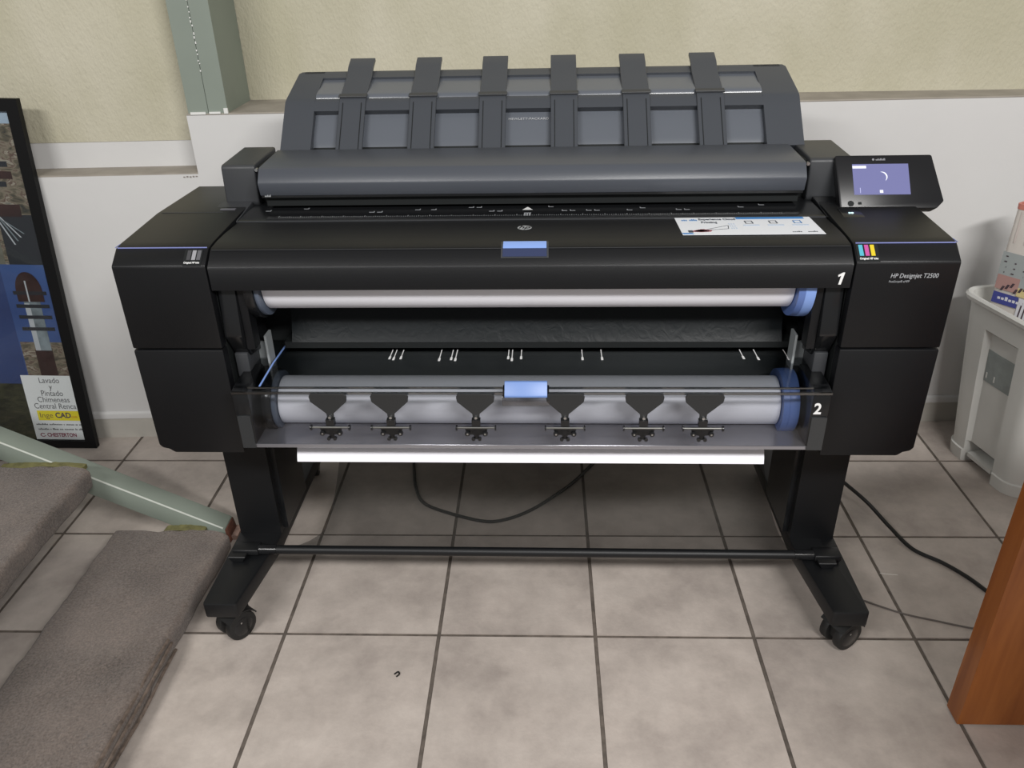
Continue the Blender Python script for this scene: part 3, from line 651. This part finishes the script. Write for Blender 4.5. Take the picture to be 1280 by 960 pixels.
# frayed carpet layers along the nosing of the lowest tread
for k, (dz, dx) in enumerate(((.050, -.012), (.038, -.004), (.022, .0))):
    pts = []
    for j in range(14):
        v = -.08-j*.075; pts.append((-.731+dx-.006*min(1, j/6)+random.uniform(-.0035, .0035), v, dz+.004+random.uniform(-.003, .003)))
    spart('carpet_fold', tube(pts, .0035, 6, 5), mat('frayed_carpet_edge', (.135, .105, .087), .95, spec=.05, var=.4, vscale=90), t1)
# stringer: square tube running down to the floor, cut flat
x0, z0, x1, z1 = -.757, .043, -1.75, .561
sl_ = (z1-z0)/(x1-x0)
def st_z(x): return z0+sl_*(x-x0)
bm = bmesh.new(); th = .056
prof = [(x0+.0, z0), (x1, z1), (x1, z1-th), (x0-(.043-.056)*-1/(-sl_)*0-.025, .0), (x0+.006, 0)]
add_prism(bm, prof, .287, .341, 'y'); bmesh.ops.recalc_face_normals(bm, faces=bm.faces[:]); bev(bm, .0025, 2)
stg = spart('stringer', bm, green)
spart('bright_edge', tube([(x0-.004, .2885, st_z(x0-.004)-.0004), ((x0+x1)/2, .2885, st_z((x0+x1)/2)-.0004), (x1, .2885, z1-.0004)], .0022, 8, 6), mat('pale_edge_line', (.55, .58, .53), .5), stg)  # thin pale line along the upper front edge of the tube
rust = mat('rusty_steel', (.12, .045, .028), .8, var=.5, vscale=60, bump=.5, bscale=150)
spart('rusty_end', prism([(x0+.0005, .004), (x0+.0085, .0), (x0+.003, z0-.004), (x0, z0-.002)], .2875, .3405, 'y', .0008, 1), rust, stg)
spart('end_bracket', box(x0+.004, x0+.022, .30, .345, .0, .012, .001), mat('dusty_rust', (.30, .20, .165), .9, var=.3, vscale=80), stg)
foam = mat('yellow_green_foam', (.15, .14, .055), .95, var=.3, vscale=60, bump=.6, bscale=120)
def foamstrip(u0, u1, z):
    bm = bmesh.new(); n = 22
    A = []
    for i in range(n+1):
        u = u0+(u1-u0)*i/n; h = -.004+.006*math.sin(math.pi*i/n)**.6+random.uniform(0, .002)
        A.append([bm.verts.new(q) for q in ((u, .258, z-.012), (u, .288, z-.012), (u, .288, z+h), (u, .262, z+h*.6))])
    for P, Q in zip(A, A[1:]):
        for k in range(4): bm.faces.new((P[k], P[(k+1) % 4], Q[(k+1) % 4], Q[k]))
    bm.faces.new(A[0]); bm.faces.new(A[-1][::-1]); return bm
spart('foam_gap_filler', foamstrip(-.90, -.80, .054), foam, t1); spart('foam_gap_filler', foamstrip(-1.25, -1.05, .238), foam, t2)

# ================================================================== FRAMED POSTER
LEAN = math.atan2(.0445, .793)
FX, FO = -1.285, -.0645      # right edge along the wall, distance of its foot from the wall
FM = WALL @ Matrix.Translation((FX-.020, FO, .002)) @ Matrix.Rotation(-LEAN, 4, 'X') @ Matrix.Rotation(R(2.2), 4, 'Y')
FWd, FHt = .72, .985
fr = tag(empty('framed_poster', (0, 0, 0)), 'black framed photo collage leaning against the white wall', 'picture frame'); fr.matrix_world = FM
frm = mat('black_frame', (.004, .004, .0045), .5, spec=.2)
bw = .030
for (a0, a1, b0, b1) in ((-FWd, 0, 0, .023), (-FWd, 0, FHt-bw, FHt), (-bw, 0, .023, FHt-bw), (-FWd, -FWd+bw, .023, FHt-bw)):
    finish('frame_rail', box(a0, a1, 0, .018, b0, b1, .002), frm, fr)
finish('backing_board', box(-FWd+.005, -.005, .0105, .0165, .005, FHt-.005, 0), mat('brown_hardboard', (.2, .13, .08), .8), fr, smooth=False)
PMx = frame_m((0, .0102, 0), (1, 0, 0), (0, 0, 1))
def photo(name, x0, x1, y0, y1, m, h=.0004, parent=fr): return decal(name, PMx, x0, x1, y0, y1, m, parent, h)
def ramp_mat(name, stops, scale, axis=2, dist=0, detail=4, mixz=0):
    m = mat(name, (.5, .5, .5), .35); nt = m.node_tree; tc = nt.nodes.new('ShaderNodeTexCoord'); n = nt.nodes.new('ShaderNodeTexNoise')
    n.inputs['Scale'].default_value = scale; n.inputs['Detail'].default_value = detail; n.inputs['Distortion'].default_value = dist
    mp = nt.nodes.new('ShaderNodeMapping'); mp.inputs['Scale'].default_value = (1, 1, 2.2); nt.links.new(tc.outputs['Object'], mp.inputs[0]); nt.links.new(mp.outputs[0], n.inputs['Vector'])
    cr = nt.nodes.new('ShaderNodeValToRGB'); el = cr.color_ramp.elements
    el[0].position = stops[0][0]; el[0].color = (*stops[0][1], 1); el[1].position = stops[-1][0]; el[1].color = (*stops[-1][1], 1)
    for p, c in stops[1:-1]: e = el.new(p); e.color = (*c, 1)
    nt.links.new(n.outputs['Fac'], cr.inputs[0]); nt.links.new(cr.outputs[0], nt.nodes['Principled BSDF'].inputs['Base Color']); return m
town = ramp_mat('photo_of_rooftops', [(.30, (.03, .03, .028)), (.42, (.10, .085, .06)), (.5, (.20, .17, .13)), (.57, (.09, .05, .04)), (.63, (.30, .27, .22)), (.75, (.06, .065, .06))], 26, dist=.6)
skyb = ramp_mat('photo_of_blue_sky', [(.3, (.028, .055, .17)), (.7, (.05, .095, .25))], 3)
deep = ramp_mat('photo_of_deep_blue_sky', [(.3, (.022, .038, .12)), (.7, (.034, .058, .165))], 3)
field = ramp_mat('photo_of_dark_shrubs', [(.3, (.012, .014, .008)), (.55, (.035, .036, .018)), (.75, (.07, .062, .035))], 30, dist=.4)
PX1 = -bw+.0005; PX0 = -FWd+bw
photo('photo_print', PX0, PX1, .56, FHt-bw, town)                       # upper photo
photo('photo_sky', PX0, PX1, .925, FHt-bw, ramp_mat('photo_of_pale_sky', [(.3, (.22, .30, .40)), (.7, (.36, .44, .54))], 4), .0007)
concrete = mat('photo_concrete', (.135, .13, .105), .4, var=.15, vscale=20); dk = mat('photo_dark_steel', (.02, .022, .028), .35); brick_ = mat('photo_dark_red', (.032, .014, .013), .4, var=.3, vscale=40)
pw = mat('photo_white_rail', (.38, .40, .43), .4); pg = mat('photo_grey_white', (.15, .18, .20), .4, var=.4, vscale=30)
photo('photo_tower', PX0, -.135, .56, .715, concrete, .0008)
photo('photo_tower', -.20, -.06, .69, .722, brick_, .0010)
photo('photo_tower', -.125, PX1, .56, .695, dk, .0009)
for k in range(4): decal('photo_rail', PMx, -.098+.010*k, -.094+.010*k, .615+.01*k, .715-.012*k, pw if k % 2 == 0 else pg, fr, .0012, -.045)
for k in range(9):
    x = random.uniform(-.24, -.05); z = random.uniform(.745, .91); ww = random.uniform(.02, .06); photo('photo_roof', x-ww, min(x, PX1), z, z+random.uniform(.008, .02), [pg, brick_, dk, concrete][k % 4], .0010)
photo('photo_print', PX0, PX1, .0235, .56, skyb, .0006)                     # blue sky photo
photo('photo_sky', PX0, -.155, .0235, .56, deep, .0008)
photo('photo_field', PX0, PX1, .0235, .205, field, .0010)
photo('photo_town', -.152, PX1, .205, .335, town, .0011)
# chimney tower in the photo: body, dome and platforms
photo('photo_tower', -.112, -.068, .31, .50, pg, .0012); photo('photo_tower', -.112, -.098, .31, .45, pw, .0014)
photo('photo_tower', -.115, -.066, .22, .31, brick_, .0013)
bm = bmesh.new(); pts = [(-.09+.036*math.cos(R(t)), .485+.055*math.sin(R(t))) for t in range(0, 181, 15)]+[(-.126, .455), (-.054, .455)]
F = [bm.verts.new(PMx @ Vector((x, y, .0016))) for x, y in pts]; bm.faces.new(F); finish('photo_tower', bm, brick_, fr, smooth=False)
for z in (.475, .437, .405, .37): photo('photo_platform', -.135, -.045, z, z+.010, dk, .0018); 
photo('photo_rail', -.098, -.094, .455, .515, pw, .0020)
# caption card
card = photo('caption_card', -.176, PX1, .0235, .232, mat('white_card', (.70, .71, .72), .5), .0016)
cx = -.098; ink = mat('caption_ink', (.09, .09, .10), .5)
ck = lambda x, z: PMx @ Vector((x, z, .0018))
for s_, z in (('Lavado', .2085), ('y', .188), ('Pintado', .1675), ('Chimeneas', .147), ('Central Renca', .126)):
    text('caption_text', s_, .0250, ck(cx, z), (1, 0, 0), (0, 0, 1), ink, card, 'CENTER', ext=.0001, sx=.84)
decal('yellow_banner', PMx @ Matrix.Translation((0, 0, .0017)), -.155, PX1, .087, .119, mat('banner_yellow', (.72, .60, .03), .5), card, .0003)
text('banner_text', 'Inge', .024, PMx @ Vector((-.150, .0965, .0022)), (1, 0, 0), (0, 0, 1), mat('banner_brown', (.20, .14, .05), .5), card, ext=.0001, sx=1.0)
text('banner_text', 'CAD', .024, PMx @ Vector((-.104, .0965, .0022)), (1, 0, 0), (0, 0, 1), mat('banner_navy', (.05, .035, .10), .5), card, ext=.0001, sx=.9, bold=.0006)
text('banner_text', '.com', .012, PMx @ Vector((-.060, .0965, .0022)), (1, 0, 0), (0, 0, 1), mat('banner_red', (.5, .12, .02), .5), card, ext=.0001, sx=.8)
fine_print('small_text', PMx @ Matrix.Translation((-.166, .0715, .0018)), (10, 11, 1, 7, 2, 3), .0058, ink, card, .60)
fine_print('small_text', PMx @ Matrix.Translation((-.163, .0555, .0018)), (9, 1, 5, 3, 8, 2, 3), .0058, ink, card, .60)
red = mat('caption_crimson', (.22, .02, .06), .5)
text('maker_text', 'CHESTERTON', .0172, ck(-.142, .0330), (1, 0, 0), (0, 0, 1), red, card, ext=.0001, sx=.80, bold=.0005)
bm = bmesh.new()
for k in range(20):
    a0, a1 = R(40+k*15), R(40+(k+1)*15); bm.faces.new([bm.verts.new(PMx @ Vector((-.154+r*1.3*math.cos(a), 0.0385+r*math.sin(a), .0020))) for r, a in ((.0042, a0), (.0064, a0), (.0064, a1), (.0042, a1))])
finish('maker_mark', bm, red, card, smooth=False)
finish('glazing', box(-FWd+bw, -bw, .0045, .0062, .023, FHt-bw, 0), clear('picture_glass', (.96, .97, .97), .02, .5, 1.35), fr, smooth=False)

# ================================================================== PEDAL BIN
binm = mat('off_white_bin_plastic', (.60, .60, .575), .45, spec=.4, var=.03, vscale=10)
bin_in = mat('bin_grey_label', (.26, .29, .285), .5, var=.1, vscale=40)
bin_r = tag(empty('pedal_bin', (1.4006, .6446, 0), R(12)), 'off-white plastic waste bin with recessed pedal face', 'waste bin')
# local: -x is the pedal face, y along it
def rrect(hx, hy, r, n=6):
    pts = []
    for cx, cy, a in ((hx-r, hy-r, 0), (-hx+r, hy-r, 90), (-hx+r, -hy+r, 180), (hx-r, -hy+r, 270)):
        for k in range(n+1): pts.append((cx+r*math.cos(R(a+90*k/n)), cy+r*math.sin(R(a+90*k/n))))
    return pts
def loft(rings, cap0=True, cap1=True):
    bm = bmesh.new(); V = [[bm.verts.new(p) for p in rg] for rg in rings]; n = len(V[0])
    for A, B in zip(V, V[1:]):
        for k in range(n): bm.faces.new((A[k], A[(k+1) % n], B[(k+1) % n], B[k]))
    if cap0: bm.faces.new(V[0][::-1])
    if cap1: bm.faces.new(V[-1])
    return bm
BH = .475
def bh(z): k = z/BH; return (.200+.045*k, .135+.022*k)
rings = []
for z, e in ((0, .0), (.035, .001), (.037, -.003), (.25, -.001), (BH-.014, 0), (BH-.012, .009), (BH-.002, .011), (BH+.004, .007), (BH+.002, -.002), (BH-.03, -.006), (.38, -.024), (.11, -.024)):
    hx, hy = bh(min(z, BH)); rings.append([(x, y, z) for x, y in rrect(hx+e, hy+e, .05)])
raw = finish('raw', loft(rings), binm)
SL = -.045/BH
fm = frame_m((-.200, .0, 0), (0, -1, 0), (SL, 0, 1))
def fbox(x0, x1, y0, y1, h0, h1, b=.003):
    bm = box(x0, x1, y0, y1, h0, h1, b); bmesh.ops.transform(bm, matrix=fm, verts=bm.verts[:]); return bm
def cutter(w0, w1, y0, y1, dy, d):
    bm = bmesh.new(); A = [bm.verts.new(fm @ Vector(q)) for q in ((-w0-.006, y0, .006), (w0+.006, y0, .006), (w0+.006, y1+.006, .006), (-w0-.006, y1+.006, .006))]
    B = [bm.verts.new(fm @ Vector(q)) for q in ((-w1, y0, -d), (w1, y0, -d), (w1, y1-dy, -d), (-w1, y1-dy, -d))]
    bm.faces.new(A); bm.faces.new(B[::-1])
    for k in range(4): bm.faces.new((A[k], B[k], B[(k+1) % 4], A[(k+1) % 4]))
    return finish('cutter', bm, None, smooth=False)
cuts = [cutter(.058, .047, -.03, .405, .010, .014), cutter(.050, .050, -.03, .062, 0, .075)]
for c_ in cuts:
    md = raw.modifiers.new('cut', 'BOOLEAN'); md.operation = 'DIFFERENCE'; md.object = c_; md.solver = 'EXACT'
bpy.context.view_layer.update()
me = bpy.data.meshes.new_from_object(raw.evaluated_get(bpy.context.evaluated_depsgraph_get())); me.name = 'bin_body'
for c_ in cuts+[raw]: bpy.data.objects.remove(c_)
me.materials.clear(); me.materials.append(binm); me.set_sharp_from_angle(angle=R(30))
body = bpy.data.objects.new('bin_body', me); C.objects.link(body); body.parent = bin_r
finish('grey_label', fbox(-.046, .046, .262, .352, -.0145, -.0125, .0005), bin_in, body)
for x in (-.040, -.012): finish('label_mark', fbox(x, x+.004, .272, .288, -.0128, -.0115, .0004), binm, body)
finish('pedal', fbox(-.046, .046, .020, .032, -.055, -.008, .003), binm, bin_r)
# printed paper bag standing in the bin
bag = tag(empty('paper_bag', (1.238, .672, .115), R(35)), 'tall printed white paper bag with pink rim standing in the bin', 'bag')
bagm = mat('bag_paper', (.62, .58, .54), .6, var=.06, vscale=12); pink = mat('bag_pink_rim', (.55, .20, .16), .6)
rings = [[(x, y, z) for x, y in rrect(.036+.006*z, .062-.010*z, .010, 3)] for z in (0, .15, .3, .45, .575, .60)]
rings[0] = [(x*.4+.02, y*.4, z) for x, y, z in rings[0]]; rings[1] = [(x*.7+.01, y*.7, z) for x, y, z in rings[1]]
bgo = finish('bag_body', loft(rings, True, False), bagm, bag)
finish('bag_rim', loft([[(x, y, z) for x, y in rrect(.0396+e, .056+e, .010, 3)] for z, e in ((.590, .001), (.603, .0015), (.603, -.003), (.52, -.005), (.45, -.006))], False, True), pink, bag)
bf = frame_m((-.0362, 0, 0), (0, -1, 0), (-.006, 0, 1)) @ Matrix.Diagonal((.82, .62, 1, 1)) @ Matrix.Translation((0, .36, 0)); bq = lambda h: bf @ Matrix.Translation((0, 0, h))
bl = mat('bag_blue', (.05, .06, .25), .5); yl = mat('bag_yellow', (.60, .50, .25), .5); sg = mat('bag_sage', (.33, .36, .36), .5); dkk = mat('bag_ink', (.06, .04, .05), .5); rosy = mat('bag_rose', (.40, .24, .22), .5); pw2 = mat('bag_white', (.62, .62, .66), .5)
decal('print_field', bq(.0015), -.069, .069, .285, .42, sg, bgo, .0004)
decal('print_patch', bq(.0020), .000, .068, .255, .29, yl, bgo, .0004); decal('print_patch', bq(.0020), -.067, .000, .265, .325, rosy, bgo, .0004)
decal('print_patch', bq(.0024), -.066, .010, .205, .252, bl, bgo, .0004); decal('print_patch', bq(.0020), .012, .066, .12, .25, pw2, bgo, .0004)
fine_print('bag_text', bq(.0029) @ Matrix.Translation((-.050, .224, 0)), (7,), .016, pw2, bgo, .7)
for k in range(16): decal('print_dot', bq(.0024), -.055+.028*(k % 5)+random.uniform(-.006, .006), -.051+.028*(k % 5), .335+.022*(k//5), .3395+.022*(k//5), dkk, bgo, .0004)
for k in range(7): decal('print_leaf', bq(.0028), -.050+.013*k, -.043+.013*k, .262+.010*(k % 3), .282+.010*(k % 3), dkk, bgo, .0004, .006)
for k in range(4): decal('print_stripe', bq(.0024), .018+.012*k, .022+.012*k, .13, .235, dkk, bgo, .0004, .004)
for k in range(4): decal('bag_fold', bq(.0006), -.05+.03*k, -.045+.03*k, .46, .585, mat('bag_fold_tint', (.55, .49, .46), .6), bgo, .0006)

# ================================================================== WOODEN DESK PANEL
wood = mat('cherry_wood_veneer', (.30, .095, .02), .35, spec=.45); nt = wood.node_tree; b = nt.nodes['Principled BSDF']
tc = nt.nodes.new('ShaderNodeTexCoord'); mp = nt.nodes.new('ShaderNodeMapping'); mp.inputs['Scale'].default_value = (14, 14, 1.1); nt.links.new(tc.outputs['Object'], mp.inputs[0])
n = nt.nodes.new('ShaderNodeTexNoise'); n.inputs['Scale'].default_value = 2.2; n.inputs['Detail'].default_value = 6; n.inputs['Distortion'].default_value = .6; nt.links.new(mp.outputs[0], n.inputs['Vector'])
cr = nt.nodes.new('ShaderNodeValToRGB'); cr.color_ramp.elements[0].position = .3; cr.color_ramp.elements[1].position = .72
cr.color_ramp.elements[0].color = (.21, .058, .011, 1); cr.color_ramp.elements[1].color = (.37, .125, .028, 1); nt.links.new(n.outputs['Fac'], cr.inputs[0]); nt.links.new(cr.outputs[0], b.inputs['Base Color'])
desk = tag(empty('desk', (1.2, -.2, 0)), 'reddish-brown cherry veneer desk standing on the tiles', 'desk')
def dpart(name, bm, m): bmesh.ops.transform(bm, matrix=Matrix.Translation((-1.2, .2, 0)), verts=bm.verts[:]); return finish(name, bm, m, desk)
dpart('end_panel', box(.789, 1.62, -.222, -.180, .004, .70, .004), wood)
dpart('side_panel', box(1.58, 1.62, -.9, -.222, .004, .70, .003), wood)
dpart('desk_top', box(.77, 1.66, -.95, -.16, .70, .73, .004), wood)
dpart('glide_foot', merge(cyl((.845, -.20, 0), (.845, -.20, .006), .012, seg=14), cyl((1.55, -.20, 0), (1.55, -.20, .006), .012, seg=14)), rubber)

# ================================================================== CABLES AND SCRAPS
cab = mat('black_cable_sheath', (.008, .008, .008), .4); gcab = mat('grey_cable_sheath', (.12, .105, .095), .5)
c1 = finish('power_cable', tube([(.668, .47, .165), (.73, .455, .122), (.79, .432, .078), (.838, .398, .045), (.875, .34, .017), (.905, .272, .0052), (.955, .222, .0052), (.99, .173, .0052), (1.015, .121, .0052), (1.06, .05, .0052)], .0048, 10, 8), cab); tag(c1, 'black power cable running from printer leg towards the wooden desk', 'cable')
c2 = finish('loop_cable', tube([(-.345, .66, .0045), (-.330, .57, .0045), (-.318, .515, .0045), (-.293, .454, .0045), (-.242, .4166, .0045), (-.135, .374, .0045), (-.074, .3776, .0045), (-.003, .421, .0045), (.071, .498, .0045), (.116, .554, .0045), (.17, .64, .0045)], .0044, 10, 8), cab); tag(c2, 'black cable looping on the floor beneath the printer basket', 'cable')
c3 = finish('thin_cable', tube([(.63, .16, .0022), (.69, .128, .0022), (.735, .098, .0022), (.80, .062, .0022), (.865, .040, .0022), (.93, .020, .0022), (1.02, .0, .0022)], .0020, 8, 8), gcab); tag(c3, 'thin grey cable lying on tiles between printer foot and desk', 'cable')
c4 = finish('thread_scrap', tube([(.800, .190, .0008), (.818, .187, .001), (.838, .185, .0008)], .0008, 6, 4), mat('white_thread', (.7, .68, .64), .7)); tag(c4, 'short white thread lying on a floor tile beside black cable', 'thread')
c5 = finish('debris_crumb', tube([(-.275, -.118, .0015), (-.268, -.112, .002), (-.265, -.118, .0018), (-.270, -.124, .0015)], .0016, 6, 4), cab); tag(c5, 'tiny curled black crumb lying on a bare floor tile', 'debris')
